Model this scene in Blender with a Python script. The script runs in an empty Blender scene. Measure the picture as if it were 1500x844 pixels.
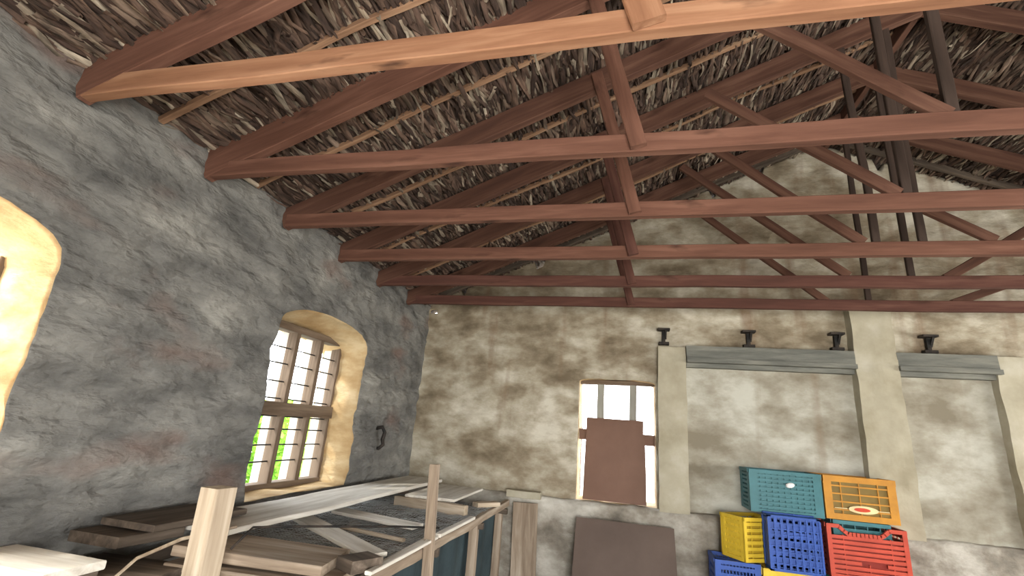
import bpy, bmesh, math, random
from mathutils import Vector, Matrix, noise
random.seed(7)
C = bpy.context.scene.collection
sc = bpy.context.scene
sc.view_settings.view_transform = 'Standard'
sc.view_settings.exposure = 0.0

FZ = -0.25          # floor height (camera stands at 1.5)
XL, XR = -2.446, 6.85
YF, YN = 5.5, -2.6
RX = 2.2            # ridge
SL = 0.43

# ------------------------------------------------------------------ materials
def nmat(name, stops, scale=4.0, vec=(1, 1, 1), rough=0.85, detail=8, bump=0.3, bscale=20, bdist=0.02,
         second=None, coord='Object', metal=0.0, distort=0.0):
    m = bpy.data.materials.new(name); m.use_nodes = True
    nt = m.node_tree; N = nt.nodes; L = nt.links
    b = N['Principled BSDF']; b.inputs['Roughness'].default_value = rough
    b.inputs['Metallic'].default_value = metal
    if 'Specular IOR Level' in b.inputs: b.inputs['Specular IOR Level'].default_value = 0.25
    tc = N.new('ShaderNodeTexCoord'); mp = N.new('ShaderNodeMapping')
    mp.inputs['Scale'].default_value = vec
    L.new(tc.outputs[coord], mp.inputs['Vector'])
    n = N.new('ShaderNodeTexNoise'); n.inputs['Scale'].default_value = scale
    n.inputs['Detail'].default_value = detail; n.inputs['Roughness'].default_value = 0.6
    n.inputs['Distortion'].default_value = distort
    L.new(mp.outputs[0], n.inputs['Vector'])
    r = N.new('ShaderNodeValToRGB'); cr = r.color_ramp
    while len(cr.elements) > 1: cr.elements.remove(cr.elements[-1])
    cr.elements[0].position = stops[0][0]; cr.elements[0].color = (*stops[0][1], 1)
    for p, c in stops[1:]:
        e = cr.elements.new(p); e.color = (*c, 1)
    L.new(n.outputs['Fac'], r.inputs['Fac'])
    col = r.outputs['Color']
    if second:      # (scale, vec, threshold lo, hi, colour, strength)
        s2, v2, lo, hi, c2, st = second
        mp2 = N.new('ShaderNodeMapping'); mp2.inputs['Scale'].default_value = v2
        mp2.inputs['Location'].default_value = (3.3, 1.7, 5.1)
        L.new(tc.outputs[coord], mp2.inputs['Vector'])
        n2 = N.new('ShaderNodeTexNoise'); n2.inputs['Scale'].default_value = s2; n2.inputs['Detail'].default_value = 4
        L.new(mp2.outputs[0], n2.inputs['Vector'])
        mr = N.new('ShaderNodeMapRange'); mr.inputs['From Min'].default_value = lo; mr.inputs['From Max'].default_value = hi
        mr.inputs['To Max'].default_value = st
        L.new(n2.outputs['Fac'], mr.inputs['Value'])
        mx = N.new('ShaderNodeMix'); mx.data_type = 'RGBA'
        L.new(mr.outputs[0], mx.inputs['Factor']); L.new(col, mx.inputs['A'])
        mx.inputs['B'].default_value = (*c2, 1); col = mx.outputs['Result']
    L.new(col, b.inputs['Base Color'])
    nb = N.new('ShaderNodeTexNoise'); nb.inputs['Scale'].default_value = bscale; nb.inputs['Detail'].default_value = 8
    L.new(mp.outputs[0], nb.inputs['Vector'])
    bp = N.new('ShaderNodeBump'); bp.inputs['Strength'].default_value = bump; bp.inputs['Distance'].default_value = bdist
    L.new(nb.outputs['Fac'], bp.inputs['Height']); L.new(bp.outputs[0], b.inputs['Normal'])
    return m

M = {}
M['rubble'] = nmat('rubble_plaster', [(.30, (.075, .075, .073)), (.44, (.14, .139, .133)), (.58, (.205, .203, .19)), (.72, (.32, .315, .29))],
                   scale=2.2, vec=(1, 1, 2.2), bump=1.0, bscale=4.5, bdist=.09, detail=12,
                   second=(1.1, (1, .8, 1.6), .57, .66, (.17, .10, .08), .6))
M['farwall'] = nmat('stained_plaster', [(.34, (.17, .135, .09)), (.45, (.29, .245, .175)), (.54, (.42, .38, .295)), (.66, (.62, .59, .50))],
                    scale=1.9, vec=(1, 1, 1.7), bump=.7, bscale=6, bdist=.04, detail=10,
                    second=(1.6, (2.6, 1, .35), .56, .70, (.20, .12, .07), .6))
M['gable'] = M['farwall']
M['panel'] = nmat('panel_plaster', [(.36, (.23, .205, .155)), (.5, (.36, .34, .28)), (.64, (.53, .53, .47))],
                  scale=1.9, vec=(1, 1, 1.6), bump=.55, bscale=6, bdist=.03,
                  second=(1.4, (3, 1, .3), .58, .75, (.22, .15, .09), .5))
M['pilaster'] = nmat('pilaster_plaster', [(.3, (.30, .27, .19)), (.55, (.43, .40, .31)), (.7, (.52, .50, .42))],
                     scale=2.2, bump=.4, bscale=9, bdist=.02)
M['plinth'] = nmat('limewashed_rubble', [(.34, (.13, .115, .095)), (.47, (.28, .255, .215)), (.60, (.48, .46, .41)), (.74, (.66, .65, .60))],
                   scale=2.2, vec=(1, 1, 1.4), bump=.9, bscale=5, bdist=.05)
M['lintel'] = nmat('grey_concrete', [(.3, (.10, .105, .095)), (.5, (.165, .17, .152)), (.7, (.26, .26, .225))], scale=3, vec=(.6, 1, 4), bump=.35, bscale=12)
M['reveal'] = nmat('sun_tinted_reveal', [(.3, (.34, .215, .095)), (.5, (.46, .33, .175)), (.7, (.60, .48, .30))], scale=3, vec=(1, 1, 2.2), bump=.7, bscale=7, bdist=.03)  # yellow of the sunlit bounce is put into the plaster colour
M['floor'] = nmat('earth_floor', [(.35, (.16, .13, .10)), (.6, (.30, .26, .21))], scale=1.5, bump=.4)
M['iron'] = nmat('dark_iron', [(.4, (.02, .02, .02)), (.7, (.07, .055, .045))], scale=12, rough=.7, metal=.3)
def wood(name, stops, second=None, bump=.3):
    return nmat(name, stops, scale=2.4, vec=(.55, 7, 7), bump=bump, bscale=5, bdist=.006, detail=6, distort=.4, second=second)
KN = (2.2, (1, 3.2, 3.2), .66, .74, (.05, .022, .014), .85)
M['beam_a'] = wood('lit_orange_timber', [(.3, (.20, .092, .05)), (.5, (.29, .145, .082)), (.7, (.40, .225, .135))], KN)  # nearest tie and its post: the light on them is put into the colour
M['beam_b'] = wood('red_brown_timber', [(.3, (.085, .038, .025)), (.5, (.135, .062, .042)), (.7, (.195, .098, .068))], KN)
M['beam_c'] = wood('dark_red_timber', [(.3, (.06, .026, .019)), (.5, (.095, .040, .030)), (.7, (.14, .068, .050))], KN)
M['rafter'] = wood('rafter_timber', [(.3, (.065, .030, .021)), (.5, (.105, .050, .034)), (.7, (.16, .084, .058))], KN)
M['darkpost'] = wood('dark_post', [(.3, (.03, .021, .017)), (.7, (.075, .05, .04))])
M['pole'] = wood('pole_timber', [(.3, (.16, .085, .05)), (.55, (.30, .18, .11)), (.75, (.46, .32, .21))])
M['oldwood'] = wood('weathered_board', [(.3, (.17, .125, .09)), (.5, (.31, .245, .185)), (.7, (.47, .40, .325))])
M['palewood'] = wood('pale_board', [(.3, (.46, .42, .36)), (.5, (.64, .61, .55)), (.7, (.80, .78, .73))])
M['darkwood'] = wood('dark_board', [(.3, (.045, .035, .03)), (.5, (.10, .078, .06)), (.7, (.19, .15, .12))])
M['postwood'] = wood('post_wood', [(.3, (.30, .23, .165)), (.5, (.44, .36, .27)), (.7, (.58, .50, .40))])
M['brownboard'] = nmat('brown_hardboard', [(.3, (.16, .088, .062)), (.7, (.22, .125, .09))], scale=1.6, bump=.08, rough=.6)
M['greyboard'] = nmat('grey_brown_sheet', [(.3, (.095, .068, .056)), (.7, (.14, .102, .085))], scale=1.6, bump=.1, rough=.65)
M['frame'] = wood('window_timber', [(.3, (.085, .06, .04)), (.5, (.145, .105, .075)), (.7, (.21, .16, .115))])
M['framegrey'] = wood('grey_mullion', [(.3, (.22, .215, .19)), (.6, (.36, .36, .32))])
def plastic(name, c, d=None):
    d = d or tuple(x * .7 for x in c)
    return nmat(name, [(.3, d), (.65, c)], scale=5, bump=.05, rough=.45, bscale=30)
M['teal'] = plastic('teal_plastic', (.06, .20, .23)); M['blue'] = plastic('blue_plastic', (.035, .10, .42))
M['yellow'] = plastic('yellow_plastic', (.82, .58, .05)); M['orange'] = plastic('orange_plastic', (.60, .28, .035), (.42, .19, .03))
M['red'] = plastic('red_plastic', (.60, .085, .05)); M['green'] = plastic('green_plastic', (.02, .13, .09))
M['olive'] = plastic('olive_slats', (.24, .16, .04)); M['crate_in'] = plastic('shadowed_plastic', (.06, .07, .08))
M['cream'] = plastic('cream_print', (.85, .70, .38)); M['redprint'] = plastic('red_print', (.65, .07, .03))
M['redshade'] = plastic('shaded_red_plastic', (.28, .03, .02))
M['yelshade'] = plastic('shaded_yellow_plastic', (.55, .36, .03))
M['white'] = plastic('bright_spot_white', (.9, .9, .9))
M['wire'] = nmat('galvanised_wire', [(.3, (.25, .26, .26)), (.7, (.5, .52, .52))], scale=20, metal=.4, rough=.5)
M['tarp'] = nmat('dark_teal_cloth', [(.3, (.022, .036, .044)), (.7, (.05, .075, .085))], scale=3, bump=.3)
M['leaf'] = nmat('leaf_green', [(.3, (.12, .30, .02)), (.7, (.38, .60, .08))], scale=9, bump=.2)
M['paleground'] = nmat('pale_ground', [(.3, (.45, .42, .36)), (.7, (.65, .62, .56))], scale=1, bump=.2)
M['bluepaint'] = nmat('pale_blue_paint', [(.3, (.25, .50, .62)), (.7, (.42, .68, .78))], scale=2, bump=.1)
M['creampaint'] = nmat('cream_paint', [(.3, (.26, .17, .085)), (.7, (.34, .24, .14))], scale=2, bump=.1)

def brickmat():
    m = bpy.data.materials.new('red_brick'); m.use_nodes = True
    N = m.node_tree.nodes; L = m.node_tree.links
    tc = N.new('ShaderNodeTexCoord'); mp = N.new('ShaderNodeMapping'); mp.inputs['Rotation'].default_value = (math.pi/2, 0, 0)
    bk = N.new('ShaderNodeTexBrick'); bk.inputs['Scale'].default_value = 5
    bk.inputs['Color1'].default_value = (.16, .065, .04, 1); bk.inputs['Color2'].default_value = (.12, .045, .03, 1)
    bk.inputs['Mortar'].default_value = (.22, .17, .13, 1)
    L.new(tc.outputs['Object'], mp.inputs[0]); L.new(mp.outputs[0], bk.inputs['Vector'])
    L.new(bk.outputs['Color'], N['Principled BSDF'].inputs['Base Color'])
    return m
M['brick'] = brickmat()

def slatmat():
    m = bpy.data.materials.new('thatch_slats'); m.use_nodes = True
    N = m.node_tree.nodes; L = m.node_tree.links; b = N['Principled BSDF']; b.inputs['Roughness'].default_value = .9
    at = N.new('ShaderNodeAttribute'); at.attribute_name = 'tone'
    tc = N.new('ShaderNodeTexCoord'); mp = N.new('ShaderNodeMapping'); mp.inputs['Scale'].default_value = (14, 3, 14)
    n = N.new('ShaderNodeTexNoise'); n.inputs['Scale'].default_value = 2.5; n.inputs['Detail'].default_value = 6
    L.new(tc.outputs['Object'], mp.inputs[0]); L.new(mp.outputs[0], n.inputs['Vector'])
    mr = N.new('ShaderNodeMapRange'); mr.inputs['From Min'].default_value = .3; mr.inputs['From Max'].default_value = .7
    mr.inputs['To Min'].default_value = .35; mr.inputs['To Max'].default_value = 1.5
    L.new(n.outputs['Fac'], mr.inputs['Value'])
    mx = N.new('ShaderNodeVectorMath'); mx.operation = 'SCALE'
    L.new(at.outputs['Color'], mx.inputs[0]); L.new(mr.outputs[0], mx.inputs['Scale'])
    L.new(mx.outputs[0], b.inputs['Base Color'])
    bp = N.new('ShaderNodeBump'); bp.inputs['Strength'].default_value = .7; bp.inputs['Distance'].default_value = .02
    L.new(n.outputs['Fac'], bp.inputs['Height']); L.new(bp.outputs[0], b.inputs['Normal'])
    return m
M['slats'] = slatmat()
M['under'] = nmat('thatch_backing', [(.3, (.045, .030, .022)), (.7, (.13, .09, .065))], scale=6, vec=(3, .6, 3), bump=.6)

# ------------------------------------------------------------------ helpers
def link(name, me, mat, parent=None):
    o = bpy.data.objects.new(name, me); C.objects.link(o)
    if mat is not None and len(me.materials) == 0: me.materials.append(mat)
    if parent is not None: o.parent = parent
    return o
def from_bm(name, bm, mat, parent=None, smooth=False):
    me = bpy.data.meshes.new(name); bmesh.ops.recalc_face_normals(bm, faces=bm.faces); bm.to_mesh(me); bm.free()
    if smooth:
        for p in me.polygons: p.use_smooth = True
    return link(name, me, mat, parent)
def tag(o, label=None, cat=None, group=None, kind=None):
    if label: o['label'] = label
    if cat: o['category'] = cat
    if group: o['group'] = group
    if kind: o['kind'] = kind
    return o
def empty(name, loc, rz=0.0):
    o = bpy.data.objects.new(name, None); o.empty_display_size = .1; C.objects.link(o)
    o.location = loc; o.rotation_euler = (0, 0, rz); return o
def add_box(bm, c, s, rot=None):
    r = bmesh.ops.create_cube(bm, size=1.0)
    mtx = Matrix.Translation(c) @ (rot if rot else Matrix()) @ Matrix.Diagonal((*s, 1))
    bmesh.ops.transform(bm, matrix=mtx, verts=r['verts']); return r['verts']
def frame_of(p0, p1, up=(0, 0, 1)):
    x = (p1 - p0).normalized(); u = Vector(up)
    y = u.cross(x)
    if y.length < 1e-4: y = Vector((0, 1, 0)).cross(x)
    y.normalize(); z = x.cross(y)
    return Matrix((x, y, z)).transposed().to_4x4()
def timber(name, p0, p1, w, h, mat, parent=None, up=(0, 0, 1), wob=.004, taper=1.0, bev=.004, base=None, seg=None):
    """squared timber: length along local X, width w along local Y, height h along local Z"""
    p0 = Vector(p0); p1 = Vector(p1); Ln = (p1 - p0).length
    n = seg or max(4, int(Ln / .12)); bm = bmesh.new(); sd = random.random() * 50; rings = []
    for i in range(n + 1):
        t = i / n; k = 1 + (taper - 1) * t; x = -Ln/2 + Ln*t
        oy = wob * noise.noise((x * 1.3 + sd, 0, 0)) * 3; oz = wob * noise.noise((x * 1.3 + sd, 7, 0)) * 2
        ring = []
        b = min(bev, w*.2, h*.2)
        for (a, c) in ((-1, -1), (1, -1), (1, 1), (-1, 1)):
            j = wob * .5 * noise.noise((x * 5 + sd, a * 3, c * 3))
            yy, zz = a * w/2 * k, c * h/2 * k
            pts = [(yy - a*b, zz), (yy, zz - c*b)] if a*c < 0 else [(yy, zz - c*b), (yy - a*b, zz)]
            for (py, pz) in pts: ring.append(bm.verts.new((x, py + oy + j, pz + oz + j)))
        rings.append(ring)
    for i in range(n):
        for j in range(8):
            bm.faces.new((rings[i][j], rings[i][(j+1) % 8], rings[i+1][(j+1) % 8], rings[i+1][j]))
    bm.faces.new(rings[0]); bm.faces.new(rings[-1])
    o = from_bm(name, bm, mat, parent)
    mw = Matrix.Translation((p0 + p1) / 2) @ frame_of(p0, p1, up)
    if parent is not None and base is not None: mw = base.inverted() @ mw
    o.matrix_local = mw
    return o
def tube(name, pts, r, mat, parent=None, n=6):
    bm = bmesh.new(); rings = []
    pts = [Vector(p) for p in pts]
    for i, p in enumerate(pts):
        d = (pts[min(i+1, len(pts)-1)] - pts[max(i-1, 0)]).normalized()
        a = d.orthogonal().normalized() if i == 0 else (pa - pa.dot(d) * d).normalized()
        pa = a; b = d.cross(a)
        rr = r * (1 + .15 * noise.noise(p * 5))
        rings.append([bm.verts.new(p + (a * math.cos(2*math.pi*j/n) + b * math.sin(2*math.pi*j/n)) * rr) for j in range(n)])
    for i in range(len(rings)-1):
        for j in range(n): bm.faces.new((rings[i][j], rings[i][(j+1) % n], rings[i+1][(j+1) % n], rings[i+1][j]))
    bm.faces.new(rings[0]); bm.faces.new(rings[-1])
    return from_bm(name, bm, mat, parent, True)

# ------------------------------------------------------------------ rough masonry walls
def arch_profile(u0, u1, z0, zs, rise, step=.06):
    """closed outline of an arched opening"""
    P = []
    def seg(a, b):
        n = 2 if step < .03 else 18
        for i in range(n): P.append((a[0] + (b[0]-a[0])*i/n, a[1] + (b[1]-a[1])*i/n))
    seg((u0, z0), (u1, z0)); seg((u1, z0), (u1, zs))
    n = 14; um = (u0+u1)/2; hw = (u1-u0)/2
    if rise > 0:
        for i in range(n):
            a = math.pi * i / n
            P.append((um + hw * math.cos(a), zs + rise * math.sin(a) ** .8))
    else: seg((u1, zs), (u0, zs))
    seg((u0, zs), (u0, z0))
    return P
def make_wall(name, axis, plane, out, u0, u1, z0, top, thick, du, mat, holes, amp, matr=None, freq=(3.5, 7), notches=None):
    """axis 0: wall at x=plane running along y; axis 1: at y=plane along x; out = direction away from the room"""
    def P(u, z, d): return (plane + out*d, u, z) if axis == 0 else (u, plane + out*d, z)
    nu = int((u1-u0)/du); hmax = max(top(u0 + (u1-u0)*i/nu) for i in range(nu+1)) - z0; nv = int(hmax/du)
    bm = bmesh.new(); F = []; B = []
    for i in range(nu+1):
        u = u0 + (u1-u0)*i/nu; t = top(u)
        F.append([bm.verts.new(P(u, z0 + (t-z0)*j/nv, 0)) for j in range(nv+1)])
        B.append([bm.verts.new(P(u, z0 + (t-z0)*j/nv, thick)) for j in (0, nv)])
    for i in range(nu):
        for j in range(nv): bm.faces.new((F[i][j], F[i+1][j], F[i+1][j+1], F[i][j+1]))
        bm.faces.new((B[i][0], B[i][1], B[i+1][1], B[i+1][0]))
        bm.faces.new((F[i][0], B[i][0], B[i+1][0], F[i+1][0])); bm.faces.new((F[i][nv], F[i+1][nv], B[i+1][1], B[i][1]))
    bm.faces.new([*F[0], B[0][1], B[0][0]]); bm.faces.new([*F[nu], B[nu][1], B[nu][0]])
    bmesh.ops.recalc_face_normals(bm, faces=bm.faces)
    me = bpy.data.meshes.new(name); bm.to_mesh(me); bm.free()
    me.materials.append(mat); me.materials.append(matr or mat)
    o = link(name, me, None)
    for inner, outer in holes:
        bm = bmesh.new(); n = 8; R = []
        for k in range(n+3):
            d = -.1 + (thick + .2) * k/(n+2); t = min(1, max(0, d/thick))
            R.append([bm.verts.new(P(a[0] + (b[0]-a[0])*t, a[1] + (b[1]-a[1])*t, d)) for a, b in zip(inner, outer)])
        for k in range(n+2):
            for j in range(len(inner)):
                f = bm.faces.new((R[k][j], R[k][(j+1) % len(inner)], R[k+1][(j+1) % len(inner)], R[k+1][j])); f.material_index = 1
        bm.faces.new(R[0]); bm.faces.new(R[-1])
        bmesh.ops.recalc_face_normals(bm, faces=bm.faces)
        cm = bpy.data.meshes.new('cut'); bm.to_mesh(cm); bm.free(); cm.materials.append(mat); cm.materials.append(matr or mat)
        co = bpy.data.objects.new('cut', cm); C.objects.link(co)
        md = o.modifiers.new('b', 'BOOLEAN'); md.operation = 'DIFFERENCE'; md.solver = 'EXACT'; md.object = co
        bpy.context.view_layer.update()
        dg = bpy.context.evaluated_depsgraph_get(); nm = bpy.data.meshes.new_from_object(o.evaluated_get(dg))
        o.modifiers.clear(); o.data = nm; bpy.data.objects.remove(co)
    me = o.data; me.name = name
    if amp > 0:
        for v in me.vertices:
            c = v.co; d = (c[axis]-plane)*out
            if d > thick - .01: continue
            uu, zz = (c[1], c[2]) if axis == 0 else (c[0], c[2])
            q = Vector((uu*freq[0], zz*freq[1], d*5))
            a = noise.fractal(q, 1.0, 2.1, 4) * .55 + (noise.noise(q*.45) * .6)
            vo = noise.voronoi(Vector((uu*3.2, zz*5.5, d*4)) + Vector((noise.noise(q), noise.noise(q + Vector((9, 9, 9))), 0)) * .6)[0]
            a += (min(.6, vo[1]-vo[0]) - .3) * .8
            c[axis] += -out * a * amp
            if d > .02:
                c[1-axis] += noise.noise(q * 1.3 + Vector((5, 5, 5))) * amp * .6; c[2] += noise.noise(q*1.3 + Vector((8, 1, 5))) * amp * .6
            v.co = c
    for p in me.polygons: p.use_smooth = True
    tag(o, kind='structure')
    return o

w2 = (arch_profile(2.91, 4.15, .915, 2.10, .225), arch_profile(2.91, 4.13, .93, 2.06, .10))
w1 = (arch_profile(.22, 1.485, .915, 2.06, .225), arch_profile(.22, 1.46, .93, 2.02, .10))
w0 = (arch_profile(-2.3, -1.1, .915, 2.06, .225), arch_profile(-2.3, -1.1, .93, 2.02, .10))
make_wall('wall_left', 0, XL, -1, YN, YF + .03, FZ, lambda y: 2.99, .46, .032, M['rubble'], [w2, w1, w0], .036, M['reveal'])

def gable_top(x):
    t = 2.99 + SL * (x - XL) if x < RX else 2.99 + SL * (XR - x)
    return t
notchx = [(-1.05, .05), (.62, .035), (1.02, .045), (1.52, .05), (2.78, .04), (-2.0, .03)]
def gable_far(x):
    t = gable_top(x)
    for nx, w in notchx:
        if abs(x - nx) < w: t -= .13
    return t
dr = arch_profile(-.505, .325, .845, 2.09, .045)
hole = arch_profile(-2.425, -2.335, 2.845, 2.875, .02, .02)
hole2 = arch_profile(-2.66, -2.50, 2.93, 3.01, .02, .02)
make_wall('wall_far', 1, YF, 1, XL - .4, XR + .4, FZ, gable_far, .42, .04, M['farwall'],
          [(dr, dr), (hole, hole2)], .016, M['reveal'], freq=(3, 4.5))
wr = [(arch_profile(a, a+1.3, .9, 2.1, .2),) * 2 for a in (-1.6, 1.0, 3.6)]  # unseen openings, added to hold the side fill lamps
make_wall('wall_right', 0, XR, 1, YN, YF, FZ, lambda y: 2.99, .42, .12, M['rubble'], wr, .03)
nd = arch_profile(.2, 2.6, FZ - .02, 2.2, 0.0, .2)  # unseen doorway, added to hold the back fill lamp
make_wall('wall_near', 1, YN, -1, XL - .4, XR + .4, FZ, gable_top, .42, .15, M['farwall'], [(nd, nd)], .02)

bm = bmesh.new(); bmesh.ops.create_grid(bm, x_segments=60, y_segments=60, size=1)
for v in bm.verts:
    v.co = Vector((2.2 + v.co.x*5.1, 1.45 + v.co.y*4.5, FZ + .012*noise.noise(v.co*14)))
tag(from_bm('floor', bm, M['floor'], smooth=True), kind='structure')
bm = bmesh.new(); add_box(bm, (0, 0, FZ - .25), (80, 80, .1)); tag(from_bm('ground', bm, M['paleground']), kind='structure')

# plinth with a rough broken upper edge, set in front of the far wall
bm = bmesh.new(); nx, nz = 150, 22; G = []
for i in range(nx+1):
    x = XL + .02 + (XR - XL - .04) * i / nx; top = .835 + .012*noise.noise((x*4, 0, 0)) + .01*noise.noise((x*13, 2, 0)); col = []
    for j in range(nz+1):
        z = FZ + (top - FZ) * j / nz; q = Vector((x*3.4, z*4.6, 1))
        d = .085 + .03*noise.fractal(q, 1, 2.1, 4) + .015*noise.noise(q*.4)
        col.append(bm.verts.new((x, YF - d, z)))
    col.append(bm.verts.new((x, YF - .04, top + .012))); col.append(bm.verts.new((x, YF + .03, top + .01)))
    G.append(col)
for i in range(nx):
    for j in range(nz+2): bm.faces.new((G[i][j], G[i+1][j], G[i+1][j+1], G[i][j+1]))
tag(from_bm('trim_1', bm, M['plinth'], smooth=True), kind='structure')

def rough_block(name, x0, x1, z0, z1, d, mat, y=YF, amp=.008, dx=.04):
    bm = bmesh.new(); vs = add_box(bm, ((x0+x1)/2, y - d/2 + .03, (z0+z1)/2), (x1-x0, d + .06, z1-z0))
    n1 = max(2, int((z1-z0)/dx)); n0 = max(2, int((x1-x0)/dx))
    ez = [e for e in bm.edges if abs(e.verts[0].co.z - e.verts[1].co.z) > .01]
    bmesh.ops.subdivide_edges(bm, edges=ez, cuts=n1, use_grid_fill=True)
    ex = [e for e in bm.edges if abs(e.verts[0].co.x - e.verts[1].co.x) > .01]
    bmesh.ops.subdivide_edges(bm, edges=ex, cuts=n0, use_grid_fill=True)
    for v in bm.verts:
        q = v.co * 6
        v.co += Vector((noise.noise(q), noise.noise(q + Vector((4, 0, 0))), noise.noise(q + Vector((0, 7, 0))) * .6)) * amp
    return tag(from_bm(name, bm, mat), kind='structure')
rough_block('trim_2', .345, .632, .83, 2.50, .11, M['pilaster'])
rough_block('trim_3', 2.232, 2.605, .83, 3.02, .13, M['pilaster'], amp=.014)
rough_block('trim_4', 3.40, 3.76, .83, 2.51, .11, M['pilaster'], amp=.012)
k = 5
for (a, b) in ((.64, 2.235), (2.60, 3.42)):
    rough_block('trim_%d' % k, a, b, 2.385, 2.515, .13, M['lintel'], amp=.006)
    rough_block('trim_%d' % (k+1), a, b, 2.335, 2.38, .165, M['lintel'], amp=.006)
    rough_block('trim_%d' % (k+2), a, b, 2.29, 2.335, .09, M['lintel'], amp=.006); k += 3
rough_block('trim_11', .625, 2.24, .84, 2.30, .012, M['panel'], amp=.004, dx=.08)
rough_block('trim_12', 2.60, 3.41, .84, 2.30, .012, M['panel'], amp=.004, dx=.08)
rough_block('trim_13', -.56, .34, 2.13, 2.22, .012, M['farwall'], amp=.01)      # concrete lintel over the doorway

# ------------------------------------------------------------------ roof
def zt(x, dz=2.985): return dz + SL * ((x - XL) if x < RX else (XR - x))
bm = bmesh.new()
ys = (YN - .5, YF + .47); xs = [XL - .75, RX, XR + .75]
def ztt(x): return 2.985 + SL * (min(x - XL, XR - x))
vv = [[bm.verts.new((x, y, ztt(x) + .03 + h)) for x in xs] for y in ys for h in (0, .08)]
# vv: y0h0, y0h1, y1h0, y1h1
for a, b in ((0, 2), (1, 3), (0, 1), (2, 3)):
    for i in range(2): bm.faces.new((vv[a][i], vv[a][i+1], vv[b][i+1], vv[b][i]))
for i in (0, 2): bm.faces.new((vv[0][i], vv[1][i], vv[3][i], vv[2][i]))
tag(from_bm('ceiling', bm, M['under']), kind='structure')

def slats(name, xa, xb, n, label):
    rnd = random.Random(3 if xa < 0 else 4); V = []; Fc = []; T = []
    cols = [(.06, .036, .027), (.10, .062, .046), (.15, .096, .07), (.20, .145, .108), (.30, .245, .185), (.42, .36, .28)]
    wts = [.24, .26, .22, .13, .10, .05]
    s = 1 if xb <= RX else -1; ang = math.atan(SL) * s
    for i in range(n):
        x = rnd.uniform(xa, xb); y = rnd.uniform(-.3, YF - .02)
        course = .34; y = (math.floor(y/course) + rnd.gauss(.5, .22)) * course
        ln = rnd.uniform(.18, .52); w = rnd.uniform(.014, .042)
        yaw = rnd.gauss(0, .085); pitch = rnd.gauss(.035, .06); roll = rnd.gauss(0, .4)
        c = cols[rnd.choices(range(6), wts)[0]]; f = rnd.uniform(.68, 1.05); c = tuple(a*f for a in c)
        z = zt(x) + .012 - abs(rnd.gauss(0, .016)); bend = rnd.gauss(0, .02)
        mt = Matrix.Translation((x, y, z)) @ Matrix.Rotation(-ang, 4, 'Y') @ Matrix.Rotation(yaw, 4, 'Z') @ Matrix.Rotation(pitch, 4, 'X') @ Matrix.Rotation(roll, 4, 'Y')
        b0 = len(V); nl, nw = 4, 2; skew = rnd.gauss(0, .02)
        for a in range(nl+1):
            t = a/nl - .5; ww = w * (1 - .25*abs(2*t)**3) * rnd.uniform(.7, 1.2)
            for q in range(nw+1):
                p = q/nw - .5
                V.append(mt @ Vector((p*ww + skew*math.sin(t*5), t*ln, -(.25 - p*p)*w*1.1 + bend*(4*t*t-.5))))
                T.append(c)
        for a in range(nl):
            for q in range(nw):
                k = b0 + a*(nw+1) + q; Fc.append((k, k+1, k+nw+2, k+nw+1))
    me = bpy.data.meshes.new(name); me.from_pydata(V, [], Fc)
    ca = me.color_attributes.new('tone', 'FLOAT_COLOR', 'POINT')
    ca.data.foreach_set('color', [x for c in T for x in (*c, 1)])
    for p in me.polygons: p.use_smooth = True
    me.materials.append(M['slats'])
    o = link(name, me, None); tag(o, label, 'roof covering', kind='stuff')
slats('roof_thatch', XL - .1, RX, 15000, 'ragged brown and grey slats lining the left roof slope above the trusses')
slats('roof_thatch', RX, RX + 3.2, 7500, 'ragged dark slats lining the right roof slope beyond the ridge')

# ------------------------------------------------------------------ trusses
YT = [1.331 + .7053*k for k in range(6)]
tb = 2.80
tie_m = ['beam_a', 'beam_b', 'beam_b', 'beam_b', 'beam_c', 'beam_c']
desc = ['nearest roof truss, with broad orange-lit tie beam crossing the top of view',
        'second roof truss from the viewer, reddish tie beam with post lapped over it',
        'third roof truss from the viewer, tie beam level with the gable foot',
        'fourth roof truss from the viewer, thinner-looking tie beam with long slanting braces',
        'fifth roof truss, just in front of the one nearest the far wall',
        'farthest roof truss, dark red tie beam close to the far plastered wall']
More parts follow.
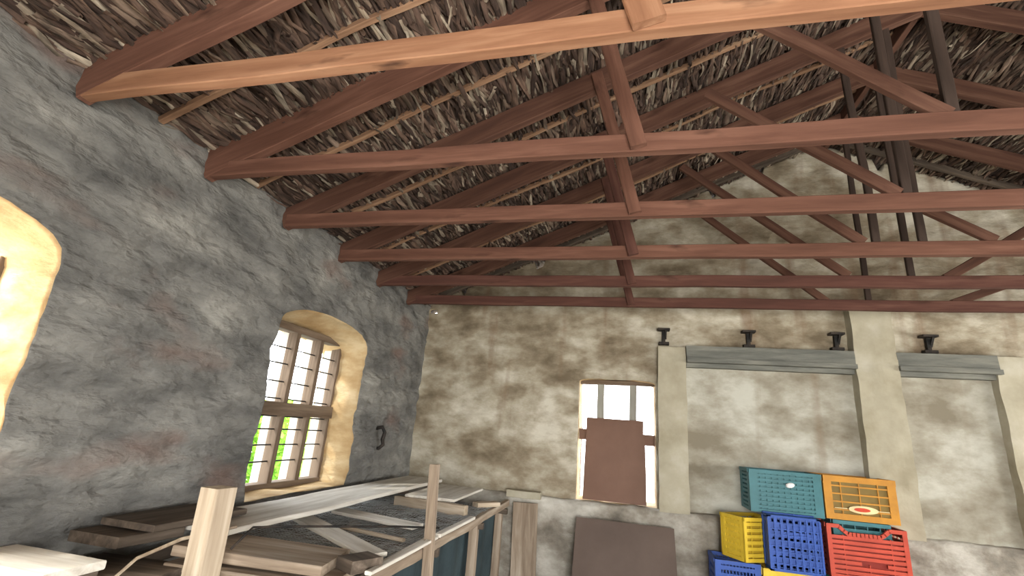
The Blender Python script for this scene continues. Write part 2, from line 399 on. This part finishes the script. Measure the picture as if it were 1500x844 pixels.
# ridge-side posts (x at tie) and braces ((x,z) top -> (x,z) foot)
posts = [[(2.25, 2.25)], [(1.33, 1.36)], [(1.50, 1.50)], [(1.66, 1.62), (1.93, 1.93)], [(2.2, 2.2)], [(2.2, 2.2)]]
braces = [[((.20, 3.84), (1.20, 2.92))], [((.18, 3.86), (1.316, 2.90))], [((.50, 3.66), (1.46, 2.90))],
          [((.50, 3.84), (1.578, 2.90)), ((1.75, 3.30), (2.32, 2.90))],
          [((.50, 3.98), (1.759, 2.90)), ((3.2, 3.40), (2.42, 2.88))], [((.60, 3.98), (1.85, 2.88)), ((3.9, 3.31), (2.85, 2.88))]]
for k, Y in enumerate(YT):
    root = empty('roof_truss', (XL, Y, tb)); tag(root, desc[k], 'truss', 'timber roof trusses')
    base = Matrix.Translation((XL, Y, tb))
    T = lambda nm, a, b, w, h, m, up=(0, 0, 1), wob=.004: timber(nm, a, b, w, h, M[m], root, up, wob, base=base)
    tm = tie_m[k]
    hgt = .10 if k == 0 else .098
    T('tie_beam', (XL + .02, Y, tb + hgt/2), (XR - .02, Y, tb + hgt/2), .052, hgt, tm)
    nz = math.cos(math.atan(SL)); dep = (.20, .20, .165, .165, .16, .16)[k]; rh = dep * nz
    def zc(x): return tb + SL*(x - XL) + dep/2 - .016
    x0, x1 = XL - .02, RX
    T('rafter', (x0, Y + .004, zc(x0)), (x1, Y + .004, zc(x1)), .062, rh, 'beam_b' if k < 2 else 'rafter')
    T('rafter', (XR + .02, Y + .004, zc(x0)), (RX, Y + .004, zc(x1)), .062, rh, 'rafter')
    pw = .11 if k == 0 else .075
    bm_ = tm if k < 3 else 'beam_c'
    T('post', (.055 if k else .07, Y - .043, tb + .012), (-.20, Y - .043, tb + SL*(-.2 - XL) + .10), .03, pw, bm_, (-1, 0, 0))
    for (a, b) in posts[k]:
        T('post', (a, Y + .012, tb + hgt), (b, Y + .012, min(zc(b), zc(2*RX-b)) - .07), .03, .048, 'darkpost', (-1, 0, 0))
    for (a, b) in braces[k]:
        T('brace', (a[0], Y + .0, a[1]), (b[0], Y + .0, b[1]), .035, .068, 'rafter')

# thin poles between the trusses, under the slats
pl = ['thin pale pole under the slats between first and second trusses', 'thin pole under the slats between second and third trusses',
      'thin pole under the slats between third and fourth trusses', 'thin pole under the slats between fourth and fifth trusses',
      'thin pole under the slats between fifth and last trusses']
for i, Y in enumerate([1.69, 2.39, 3.09, 3.80, 4.50]):
    tag(timber('roof_pole', (XL, Y, zt(XL) - .03), (RX - .02, Y, zt(RX) - .03), .035, .035, M['pole'], wob=.012), pl[i], 'pole', 'thin roof poles')
tag(timber('roof_pole', (XL, 5.30, zt(XL) - .05), (RX - .02, 5.30, zt(RX) - .05), .05, .06, M['darkwood'], wob=.006), 'dark end rafter against the far gable, left slope', 'pole')
tag(timber('roof_pole', (XR, 5.30, zt(XL) - .05), (RX + .02, 5.30, zt(RX) - .05), .05, .06, M['darkwood'], wob=.006), 'dark end rafter against the far gable, right slope', 'pole')
tag(timber('ridge_beam', (RX, YN, zt(RX) - .10), (RX, YF - .02, zt(RX) - .10), .05, .12, M['rafter']), 'dark ridge beam along the top of the roof', 'beam')
tag(timber('wall_plate', (XL - .08, YN, 2.955), (XL - .08, YF - .1, 2.955), .12, .05, M['darkwood']), 'dark wall plate bedded along the top of the left wall', 'beam')

# ------------------------------------------------------------------ left windows
def window(name, ya, yb, xf, label):
    root = empty(name, (xf, (ya+yb)/2, .93)); tag(root, kind='structure')
    base = Matrix.Translation((xf, (ya+yb)/2, .93))
    T = lambda nm, a, b, w, h, m, up=(0, 0, 1): timber(nm, a, b, w, h, M[m], root, up, .002, base=base)
    z0, z1 = .965, 2.16
    mu = [ya + .03 + (yb-ya-.06) * i/4 for i in range(5)]
    offs = [ya + .02, ya + .215, 3.485 - 2.91 + ya, 3.82 - 2.91 + ya, yb - .015]
    for i, y in enumerate(offs):
        T('mullion', (xf, y, z0 - .03), (xf, y, z1), .052, .09, 'frame', (1, 0, 0))
        T('lit_mullion_side', (xf - .085, y, z0 - .03), (xf - .085, y, z1), .045, .08, 'palewood', (1, 0, 0))  # pale piece added behind each mullion, stands in for its sunlit sides
    T('head_rail', (xf, ya, z1 + .02), (xf, yb, z1 + .02), .11, .06, 'frame')
    T('lit_transom_side', (xf - .08, ya, 1.525), (xf - .08, yb, 1.525), .07, .06, 'palewood')  # same pale added piece behind the transom, as if sunlit
    T('transom', (xf + .01, ya, 1.525), (xf + .01, yb, 1.525), .12, .105, 'frame')
    T('sill_rail', (xf, ya, z0 - .03), (xf, yb, z0 - .03), .11, .05, 'frame')
    for z in (1.115, 1.24, 1.36, 1.462, 1.60, 1.735, 1.88, 2.01):
        b = tube('iron_bar', [(0, ya - (ya+yb)/2 + .01, z - .93), (.004, 0, z - .93 + .004), (0, yb - (ya+yb)/2 - .01, z - .93)], .006, M['iron'], root)
    return root
window('window_1', 2.91, 4.15, -2.755, '')
window('window_2', .22, 1.485, -2.80, '')
window('window_3', -2.3, -1.1, -2.80, '')
# stuff outside the windows
def shrub(loc, r, n, label, seed):
    rnd = random.Random(seed); V = []; F = []
    for i in range(n):
        d = Vector((rnd.gauss(0, 1), rnd.gauss(0, 1), rnd.gauss(0, 1))).normalized() * rnd.uniform(.55, 1)
        p = Vector((d.x*r[0], d.y*r[1], d.z*r[2])); a = Vector((rnd.gauss(0, 1), rnd.gauss(0, 1), rnd.gauss(0, 1))).normalized()
        b = a.orthogonal().normalized(); s = rnd.uniform(.04, .08); k = len(V)
        V += [p + a*s, p + b*s*.45, p - a*s, p - b*s*.45]; F.append((k, k+1, k+2, k+3))
    me = bpy.data.meshes.new('foliage'); me.from_pydata(V, [], F); me.materials.append(M['leaf'])
    root = empty('shrub', loc); tag(root, label, 'shrub')
    fo = link('foliage', me, None, root); fo.location = (0, 0, r[2] + .25)
    for q in range(3): tube('stem', [(0, 0, -.02), (.1*(q-1), .1*q-.1, .4), (.3*(q-1), .2*q - .2, r[2] + .3)], .03, M['darkwood'], root)
shrub((-5.4, 6.2, FZ - .2), (.7, 1.0, .95), 3800, 'bright green shrub outside, seen through the left panes of the arched window', 1)
shrub((-6.6, 8.8, FZ - .2), (.8, 1.3, 1.0), 3800, 'bright green shrub farther off outside the arched window', 2)
bm = bmesh.new(); add_box(bm, (0, 0, .5), (.15, 9, 1.0)); add_box(bm, (0, 0, 1.03), (.22, 9.05, .06))
o = from_bm('garden_wall', bm, M['bluepaint']); o.location = (-4.3, 6.5, FZ - .2); tag(o, 'low pale blue wall outside the arched window', 'wall')
# outside the far doorway
bm = bmesh.new(); add_box(bm, (0, 0, 1.1), (1.5, .25, 2.2))
o = from_bm('brick_pier', bm, M['brick']); o.location = (-1.295, 6.6, FZ - .2); tag(o, 'red brick wall end outside, seen left of the brown board', 'wall')
bm = bmesh.new(); add_box(bm, (0, 0, 0), (1.8, 1.4, .08))
o = from_bm('eave_board', bm, M['creampaint']); o.location = (-1.35, 7.0, 2.42); o.rotation_euler = (0, math.radians(-24), 0)
sp = timber('support_post', (-.8, 0, 0), (-.8 , 0, 0.01), .1, .1, M['creampaint'], o)
sp.matrix_local = Matrix.Rotation(math.radians(24), 4, 'Y') @ Matrix.Translation((-.72, 0, -1.60)) @ Matrix.Rotation(math.pi/2, 4, 'Y') @ Matrix.Diagonal((250, 1, 1, 1))
tag(o, 'cream sloping eave outside, seen in the upper left gap of the doorway', 'roof')

# ------------------------------------------------------------------ doorway in the far wall
root = empty('door_1', (-.09, YF + .16, .845)); tag(root, kind='structure'); base = Matrix.Translation((-.09, YF + .16, .845))
T = lambda nm, a, b, w, h, m, up=(0, 0, 1): timber(nm, a, b, w, h, M[m], root, up, .004, base=base)
for x in (-.268, .088): T('mullion', (x, YF + .16, .86), (x, YF + .16, 2.13), .05, .078, 'framegrey', (-1, 0, 0))
T('transom', (-.50, YF + .15, 1.515), (.32, YF + .15, 1.50), .06, .115, 'brownboard')
T('lintel', (-.53, YF + .17, 2.10), (.35, YF + .17, 2.115), .08, .05, 'frame')
bm = bmesh.new()
P = [(-.325, 0), (.335, .005), (.33, .30), (.318, .66), (.30, .66), (.30, .855), (-.30, .85), (-.315, .845)]
fr = [bm.verts.new((x, 0, z)) for x, z in P]; bk = [bm.verts.new((x, .018, z)) for x, z in P]
bm.faces.new(fr); bm.faces.new(bk[::-1])
for i in range(8): bm.faces.new((fr[i], bk[i], bk[(i+1) % 8], fr[(i+1) % 8]))
o = from_bm('door_board', bm, M['brownboard']); o.location = (-.112, YF + .045, .85); o.rotation_euler = (math.radians(-3), math.radians(.6), 0)
tag(o, 'flat brown board standing in the doorway opening of the far wall', 'board')
# board leaning against the plinth
bm = bmesh.new(); add_box(bm, (0, 0, .49), (.94, .02, .98)); bmesh.ops.subdivide_edges(bm, edges=bm.edges[:], cuts=5, use_grid_fill=True)
for v in bm.verts: v.co.y += .02*math.sin(v.co.x*3) ; v.co.x += (.03 * (.98 - v.co.z)) * (1 if v.co.x > 0 else -1)
o = from_bm('leaning_board', bm, M['greyboard']); o.location = (.0, 5.06, FZ + .004); o.rotation_euler = (math.radians(-14), 0, 0)
tag(o, 'large grey-brown sheet leaning on the rough plinth below the doorway', 'board')

# iron brackets over the lintels
bl = ['dark iron bracket above the slim pilaster beside the doorway', 'dark iron bracket above the middle of the left grey lintel',
      'dark iron bracket just left of the tall pilaster', 'dark iron bracket right of the tall pilaster, above the right lintel']
for i, x in enumerate((.415, 1.285, 2.12, 2.93)):
    bm = bmesh.new()
    add_box(bm, (0, -.02, .07), (.035, .04, .14)); add_box(bm, (0, -.045, .155), (.13, .10, .022)); add_box(bm, (0, -.03, .0), (.11, .07, .03))
    add_box(bm, (.02, -.05, .10), (.02, .025, .11), Matrix.Rotation(.6, 4, 'X'))
    o = from_bm('wall_bracket', bm, M['iron']); o.location = (x, YF - .012, 2.545); tag(o, bl[i], 'bracket', 'iron brackets in the far wall')
# hook on the left wall
o = tube('wall_hook', [(XL - .02, 4.60, 1.41), (XL + .05, 4.60, 1.43), (XL + .08, 4.61, 1.38), (XL + .055, 4.63, 1.31), (XL + .07, 4.63, 1.26), (XL + .03, 4.62, 1.22), (XL - .02, 4.62, 1.23)], .019, M['iron'])
tag(o, 'dark iron hook fixed in the rubble wall right of the arched window', 'hook')

# ------------------------------------------------------------------ crates
def bars(bm, w, h, nh, nv, t=.012, rim=.03, gap=None, slot=None, scoop=None, edge=.03, barh=None):
    """lattice panel in local XZ, x in [-w/2,w/2], z in [0,h]"""
    hw = w/2
    for s in (-1, 1): add_box(bm, (s*(hw - edge/2), 0, h/2), (edge, t*1.3, h))
    add_box(bm, (0, 0, rim/2), (w, t*1.4, rim))
    if scoop:
        sx0, sx1, sd = scoop
        add_box(bm, ((-hw + sx0)/2, 0, h - rim/2), (sx0 + hw, t*1.8, rim)); add_box(bm, ((hw + sx1)/2, 0, h - rim/2), (hw - sx1, t*1.8, rim))
        n = 12; prev = None
        for i in range(n+1):
            x = sx0 + (sx1-sx0)*i/n; z = h - rim*.5 - sd * min(1, math.sin(math.pi*i/n)*2.2)
            if prev:
                dx, dz = x - prev[0], z - prev[1]
                add_box(bm, ((x+prev[0])/2, 0, (z+prev[1])/2 - .005), (math.hypot(dx, dz) + .006, t*1.8, rim), Matrix.Rotation(-math.atan2(dz, dx), 4, 'Y'))
            prev = (x, z)
        hh = h - sd - rim
    else:
        add_box(bm, (0, -.003, h - rim/2), (w, t*2.2, rim)); hh = h - rim
    bh = barh or (hh - rim)/nh*.55
    for i in range(nh):
        z = rim + (hh-rim)*(i+.5)/nh
        if slot and abs(z - slot[2]) < slot[3]/2:
            a = slot[0]; b = slot[1]
            add_box(bm, ((-hw + a)/2, 0, z), (a + hw, t, bh)); add_box(bm, ((hw + b)/2, 0, z), (hw - b, t, bh))
        else: add_box(bm, (0, 0, z), (w - edge, t, bh))
    for i in range(nv):
        x = -hw + edge + (w - 2*edge)*(i+.5)/nv
        if slot and slot[0] < x < slot[1]:
            add_box(bm, (x, .002, (rim + slot[2]-slot[3]/2)/2), (.008, t*.8, slot[2]-slot[3]/2 - rim)); continue
        top = hh
        add_box(bm, (x, .002, (rim + top)/2), (.008, t*.8, top - rim))
def crate(loc, rz, w, d, h, mat, label, nh=6, nv=10, slot=None, scoop=None, tilt=0, inner=None, edge=.03, backing=None, barh=None, rim=.03):
    root = empty('plastic_crate', loc, rz); root.rotation_euler = (0, tilt, rz)
    tag(root, label, 'crate', 'plastic crates stacked against the far wall')
    for side in range(4):
        bm = bmesh.new(); ww = w if side % 2 == 0 else d - .03
        bars(bm, ww, h, nh, nv if side % 2 == 0 else max(4, nv*2//3), slot=slot if side == 0 else None, scoop=scoop if side in (0, 2) else None,
             edge=edge, barh=barh, rim=rim)
        o = from_bm('side_panel', bm, inner if (inner and side == 2) else mat, root)
        o.rotation_euler = (0, 0, side*math.pi/2)
        o.location = [(0, -d/2, 0), (w/2 - .008, 0, 0), (0, d/2, 0), (-w/2 + .008, 0, 0)][side]
    bm = bmesh.new(); n = 9
    for i in range(n): add_box(bm, (-w/2 + w*(i+.5)/n, 0, .012), (.02, d - .02, .012))
    for i in range(6): add_box(bm, (0, -d/2 + d*(i+.5)/6, .014), (w - .02, .02, .01))
    from_bm('base_grid', bm, mat, root)
    return root
FR = FZ + .01
# hidden lowest row and the row just peeping into view
crate((1.02, 5.20, FR), 0, .60, .34, .37, M['green'], 'green crate on the floor at the foot of the stack, left side')
crate((1.68, 5.20, FR), 0, .60, .34, .37, M['red'], 'red crate on the floor at the foot of the stack, right of the green one')
crate((2.31, 5.20, FR), 0, .58, .34, .37, M['blue'], 'blue crate on the floor at the right foot of the stack')
Z1 = FR + .372
crate((.965, 5.17, Z1), 0, .37, .34, .415, M['blue'], 'royal blue crate below the yellow one, only its top edge in view', edge=.05)
crate((1.36, 5.17, Z1), 0, .39, .34, .395, M['yellow'], 'yellow crate under the blue one, only its rim in view', rim=.06)
crate((1.85, 5.17, Z1), 0, .56, .34, .385, M['green'], 'dark green crate under the red one, barely in view')
Z2 = Z1 + .398
crate((2.00, 5.20, Z1 + .388), 0, .60, .34, .415, M['red'], 'red crate at the right of the stack with a scooped rim', nh=8, nv=3,
      slot=(-.06, .13, .14, .035), scoop=(-.20, .17, .05), edge=.035, barh=.026)
crate((1.995, 5.22, Z1 + .41), 0, .44, .25, .42, M['teal'], 'teal tub sitting inside the red crate, showing through its scooped rim', nh=1, nv=4, barh=.30)
bm = bmesh.new(); add_box(bm, (0, -.145, .16), (.56, .006, .30)); from_bm('added_backing', bm, M['redshade'], [o for o in C.objects if o.name.startswith('plastic_crate')][-2])  # dark red sheet added behind the slats in place of inside shade
# yellow, turned to show its end
ye = crate((1.125, 5.205, Z1 + .418), math.radians(32), .40, .27, .36, M['yellow'], 'bright yellow crate turned at an angle, left of the blue crate', nh=6, nv=3,
      slot=(.02, .17, .17, .07), edge=.03)
bm = bmesh.new(); add_box(bm, (-.185, 0, .18), (.008, .23, .34)); from_bm('end_panel', bm, M['yellow'], ye)
bm = bmesh.new(); add_box(bm, (0, -.115, .18), (.36, .006, .33)); from_bm('added_backing', bm, M['yelshade'], ye)  # darker yellow sheet added behind the slats in place of inside shade
# blue lying on its side with the bottom facing out
b = crate((1.42, 5.02, Z1 + .40), 0, .415, .42, .17, M['blue'], 'blue crate lying on its side, gridded base facing outwards', nh=3, nv=8)
b.rotation_euler = (math.radians(-90), 0, 0); b.location = (1.42, 4.93, Z1 + .40 + .212)
bm = bmesh.new()
for i in range(9): add_box(bm, (-.2 + .4*i/8, 0, 0), (.016, .40, .01))
for i in range(10): add_box(bm, (0, -.2 + .4*i/9, .003), (.40, .010, .01))
add_box(bm, (.0, 0, .012), (.38, .38, .006)); from_bm('base_panel', bm, M['blue'], b)
t_ = crate((1.425, 5.29, Z1 + .398 + .427), 0, .60, .36, .365, M['teal'], 'dark teal crate on top of the stack, left of the orange crate', nh=8, nv=9, edge=.07)
bm = bmesh.new(); add_box(bm, (.01, -.165, .19), (.56, .006, .33)); from_bm('added_backing', bm, M['teal'], t_)
bm = bmesh.new(); bmesh.ops.create_uvsphere(bm, u_segments=10, v_segments=6, radius=.03)
for v in bm.verts: v.co = Vector((v.co.x*1.3 + .3*v.co.z, v.co.y*.5, v.co.z*.8)) + Vector((.04, -.19, .25))  # white blob painted in for a bright shiny spot between the slats
o = from_bm('bright_spot', bm, M['white'], None, True); o.location = t_.location; tag(o, 'small white blob painted as the bright spot in the teal crate slats', 'bright spot')
og = crate((2.02, 5.29, Z1 + .388 + .42 + .025), 0, .565, .36, .36, M['orange'], 'orange crate on top of the stack with an oval emblem', nh=4, nv=3, edge=.065, barh=.012, rim=.05)
bm = bmesh.new(); add_box(bm, (-.01, -.168, .185), (.46, .006, .27)); from_bm('inner_panel', bm, M['olive'], og)
def disc(name, rx, rz, y, cx, cz, mat, parent):
    bm = bmesh.new(); n = 28
    a = [bm.verts.new((cx + rx*math.cos(2*math.pi*i/n), y, cz + rz*math.sin(2*math.pi*i/n))) for i in range(n)]
    c = [bm.verts.new((p.co.x, y + .006, p.co.z)) for p in a]; bm.faces.new(a); bm.faces.new(c)
    for i in range(n): bm.faces.new((a[i], a[(i+1) % n], c[(i+1) % n], c[i]))
    return from_bm(name, bm, mat, parent)
em = disc('emblem', .115, .032, -.196, .01, .095, M['cream'], og)
disc('emblem_centre', .062, .016, -.201, .0, .095, M['redprint'], em)
for s in (-1, 1):
    bm = bmesh.new(); add_box(bm, (s*.16, -.19, .095), (.10, .006, .006)); from_bm('emblem_bar', bm, M['cream'], em)


# ------------------------------------------------------------------ timber rack and boards at lower left
root = empty('timber_rack', (-1.8, 3.6, FZ)); tag(root, 'rough timber rack along the left wall that carries the loose boards', 'rack')
base = Matrix.Translation((-1.8, 3.6, FZ))
T = lambda nm, a, b, w, h, m, up=(0, 0, 1), wob=.006: timber(nm, a, b, w, h, M[m], root, up, wob, base=base)
T('rail', (-1.20, 1.9, .745), (-1.20, 5.30, .765), .05, .06, 'oldwood')
T('rail', (-2.36, 1.5, .745), (-2.36, 5.30, .765), .05, .06, 'darkwood')
for y in (2.25, 3.25, 4.3, 5.2): T('crossbar', (-2.40, y, .70), (-1.17, y, .70), .05, .05, 'darkwood')
T('crossbar', (-2.40, 1.56, .745), (-1.85, 1.56, .745), .05, .05, 'darkwood')
for (x, y) in ((-1.245, 4.28), (-1.245, 2.2), (-2.36, 2.2), (-2.36, 4.28), (-1.26, 5.22), (-2.36, 5.22)):
    T('leg', (x, y, FZ), (x, y, .72), .07, .07, 'oldwood', (1, 0, 0))
def board(name, p0, p1, w, t, m, label, cat='board', up=(0, 0, 1), wob=.003, grp='loose boards on the timber rack'):
    o = timber(name, p0, p1, w, t, M[m], up=up, wob=wob); tag(o, label, cat, grp); return o
board('timber_plank', (-2.08, 2.20, .915), (-2.10, 5.15, .925), .40, .03, 'palewood', 'wide pale board under the window sill, brightest of the pile')
board('timber_plank', (-1.645, 4.20, .882), (-1.645, 5.08, .892), .46, .022, 'palewood', 'short wide pale board at the far end of the rack')
board('timber_beam', (-1.97, 4.24, .825), (-1.28, 4.12, .825), .07, .085, 'postwood', 'squared pale beam lying across the rack under the short board', 'beam')
board('timber_plank', (-2.03, 3.42, .845), (-1.36, 3.315, .825), .15, .022, 'palewood', 'pale plank slanting across the netting, farther of two')
board('timber_plank', (-2.03, 3.01, .85), (-1.25, 2.52, .83), .14, .022, 'palewood', 'pale plank slanting across the netting, nearer of two')
board('timber_plank', (-2.02, 2.17, .865), (-1.33, 2.29, .835), .33, .045, 'oldwood', 'broad brown plank right of the near post, upper layer')
board('timber_plank', (-2.02, 2.14, .80), (-1.24, 2.22, .795), .30, .03, 'oldwood', 'broad brown plank right of the near post, lower layer')
board('timber_block', (-1.285, 2.36, .84), (-1.17, 2.30, .84), .17, .055, 'darkwood', 'dark end block beside the tip of the broad brown planks', 'block')
board('timber_plank', (-2.215, 1.95, .953), (-2.205, 2.50, .951), .32, .03, 'darkwood', 'dark plank left of the near post, top of its layers')
board('timber_plank', (-2.25, 1.84, .905), (-2.25, 2.17, .900), .28, .045, 'darkwood', 'shadow-dark plank left of the near post, second layer')  # low stack coloured dark, standing in for the shadow under the boards
board('timber_plank', (-2.35, 1.86, .79), (-1.90, 1.92, .79), .30, .03, 'darkwood', 'shadow-dark plank low in front of the near post')  # shadow put into the dark colour here too
board('timber_batten', (-1.135, 2.25, .825), (-1.14, 3.10, .825), .035, .018, 'palewood', 'pale batten on the rack edge, nearer of two', 'batten')
board('timber_batten', (-1.19, 2.40, .805), (-1.21, 3.20, .805), .03, .018, 'palewood', 'pale batten on the rack edge, inner strip', 'batten')
board('timber_batten', (-1.15, 3.14, .825), (-1.15, 3.90, .825), .045, .022, 'palewood', 'pale batten on the rack edge beyond the slim post', 'batten')
board('timber_batten', (-1.80, 3.10, .81), (-1.30, 2.98, .81), .03, .02, 'postwood', 'thin stick lying on the netting between the pale planks', 'batten')
board('timber_offcut', (-1.33, 4.55, .82), (-1.17, 4.75, .82), .09, .04, 'postwood', 'orange-brown offcut near the far corner of the rack', 'offcut')
o = board('timber_plank', (-2.42, 1.56, .885), (-1.95, 1.56, .885), .22, .032, 'palewood', 'pale plank end in the lower left corner against the wall', grp=None)
for x in (-2.36, -2.0): board('timber_block', (x, 1.46, .822), (x, 1.66, .822), .08, .094, 'darkwood', 'block propping the pale plank end in the lower left corner', 'block', grp='blocks under the corner plank')
# posts
o = timber('timber_post', (-1.700, 1.90, FZ), (-1.722, 1.90, 1.165), .10, .105, M['postwood'], up=(math.cos(-.12), math.sin(-.12), 0), wob=.004)
tag(o, 'thick pale post standing at the near end of the board pile', 'post')
o = timber('timber_post', (-1.10, 3.0, FZ), (-1.16, 3.0, 1.257), .045, .058, M['oldwood'], up=(1, 0, 0), wob=.006)
tag(o, 'slim weathered post rising from the outer rail of the rack', 'post')
# upright board and cloth under the rack end
o = timber('upright_plank', (-.98, 5.30, FZ), (-1.01, 5.33, .78), .03, .26, M['oldwood'], up=(1, 0, 0)); tag(o, 'grey-brown plank standing upright against the plinth beside the rack', 'board')
o = timber('stone_cap', (-1.22, 5.37, .865), (-.86, 5.37, .862), .12, .07, M['pilaster'], wob=.01); tag(o, 'pale stone block on the plinth ledge beside the rack', 'block')
bm = bmesh.new(); bmesh.ops.create_grid(bm, x_segments=40, y_segments=14, size=.5)
for v in bm.verts:
    x, y = v.co.x, v.co.y
    v.co = Vector((.012*math.sin(x*42) + .01*noise.noise((x*9, y*4, 0)), x*2.7, y*.86))
o = from_bm('hanging_cloth', bm, M['tarp'], smooth=True); o.location = (-1.31, 3.85, .24); tag(o, 'dark teal cloth hanging under the outer rail of the rack', 'cloth')
# wire netting
bm = bmesh.new(); nx, ny = 46, 90
G = [[bm.verts.new((-2.3 + 1.09*i/nx + (.006 if j % 2 else 0), 2.6 + 2.2*j/ny, .795 + .012*noise.noise((i*.15, j*.12, 0)) + .006*noise.noise((i*.5, j*.5, 3)))) for j in range(ny+1)] for i in range(nx+1)]
for i in range(nx):
    for j in range(ny):
        try: bm.faces.new((G[i][j], G[i+1][j], G[i+1][j+1], G[i][j+1]))
        except ValueError: pass
o = from_bm('wire_netting', bm, M['wire']); md = o.modifiers.new('w', 'WIREFRAME'); md.thickness = .0035; md.use_even_offset = False
tag(o, 'grey wire netting stretched over the rack below the loose planks', 'netting')
# wires
o = tube('wire', [(-1.62, 1.93, .93), (-1.75, 2.2, .955), (-1.66, 2.45, .93), (-1.50, 2.75, .90), (-1.38, 3.0, .875), (-1.2, 3.30, .84)], .006, M['iron'])
tag(o, 'dark wire running over the boards past the near post', 'wire')
o = tube('twig', [(-1.80, 1.45, .80), (-1.86, 1.62, .84), (-1.93, 1.78, .885), (-1.90, 1.95, .93), (-1.80, 2.15, .96)], .007, M['postwood'])
tag(o, 'thin bent pale twig sticking up left of the near post', 'twig')

# ------------------------------------------------------------------ light
w = bpy.data.worlds.new('World'); sc.world = w; w.use_nodes = True
bg = w.node_tree.nodes['Background']; bg.inputs['Color'].default_value = (.93, .97, 1.0, 1); bg.inputs['Strength'].default_value = 10.0
def area(name, loc, rot, sx, sy, power, col):
    l = bpy.data.lights.new(name, 'AREA'); l.shape = 'RECTANGLE'; l.size = sx; l.size_y = sy; l.energy = power; l.color = col
    o = bpy.data.objects.new(name, l); C.objects.link(o); o.location = loc; o.rotation_euler = rot; return o
R = math.radians
area('added_back_fill', (1.4, YN + .15, 1.0), (R(100), 0, 0), 2.4, 2.2, 330, (1, .95, .88))  # added fill lamp behind the camera, no such source seen
for i, y in enumerate((-.95, 1.65, 4.25)):
    area('added_side_fill', (XR - .1, y, 1.5), (0, R(90), 0), 1.2, 1.2, 110, (1, .95, .86))  # added fill lamps out of view, brighten the left wall
area('added_side_fill', (XL - .60, .85, 1.5), (0, R(-90), 0), 1.2, 1.2, 130, (1, .93, .80))  # added lamp outside the left window, boosts its daylight
s = bpy.data.lights.new('sun', 'SUN'); s.energy = 3.0; s.angle = R(3); s.color = (1, .93, .8)
so = bpy.data.objects.new('sun', s); C.objects.link(so)
so.rotation_euler = Vector((.75, .75, -.85)).to_track_quat('-Z', 'Y').to_euler()

# ------------------------------------------------------------------ camera
cam = bpy.data.cameras.new('camera'); cam.sensor_width = 36; cam.lens = 36*693.88/1500; cam.clip_start = .05
co = bpy.data.objects.new('camera', cam); C.objects.link(co); sc.camera = co
r = Vector((0.9723211381527326, 0.22128415243865598, 0.07499952120434297))
d = Vector((0.00632963788635337, 0.2959284950206648, -0.9551891234300312))
f = Vector((-0.2335627110341093, 0.9292252954554723, 0.2863368825353926))
m3 = Matrix((r, -d, -f)).transposed()
co.matrix_world = Matrix.Translation((0, 0, 1.5)) @ m3.to_4x4()
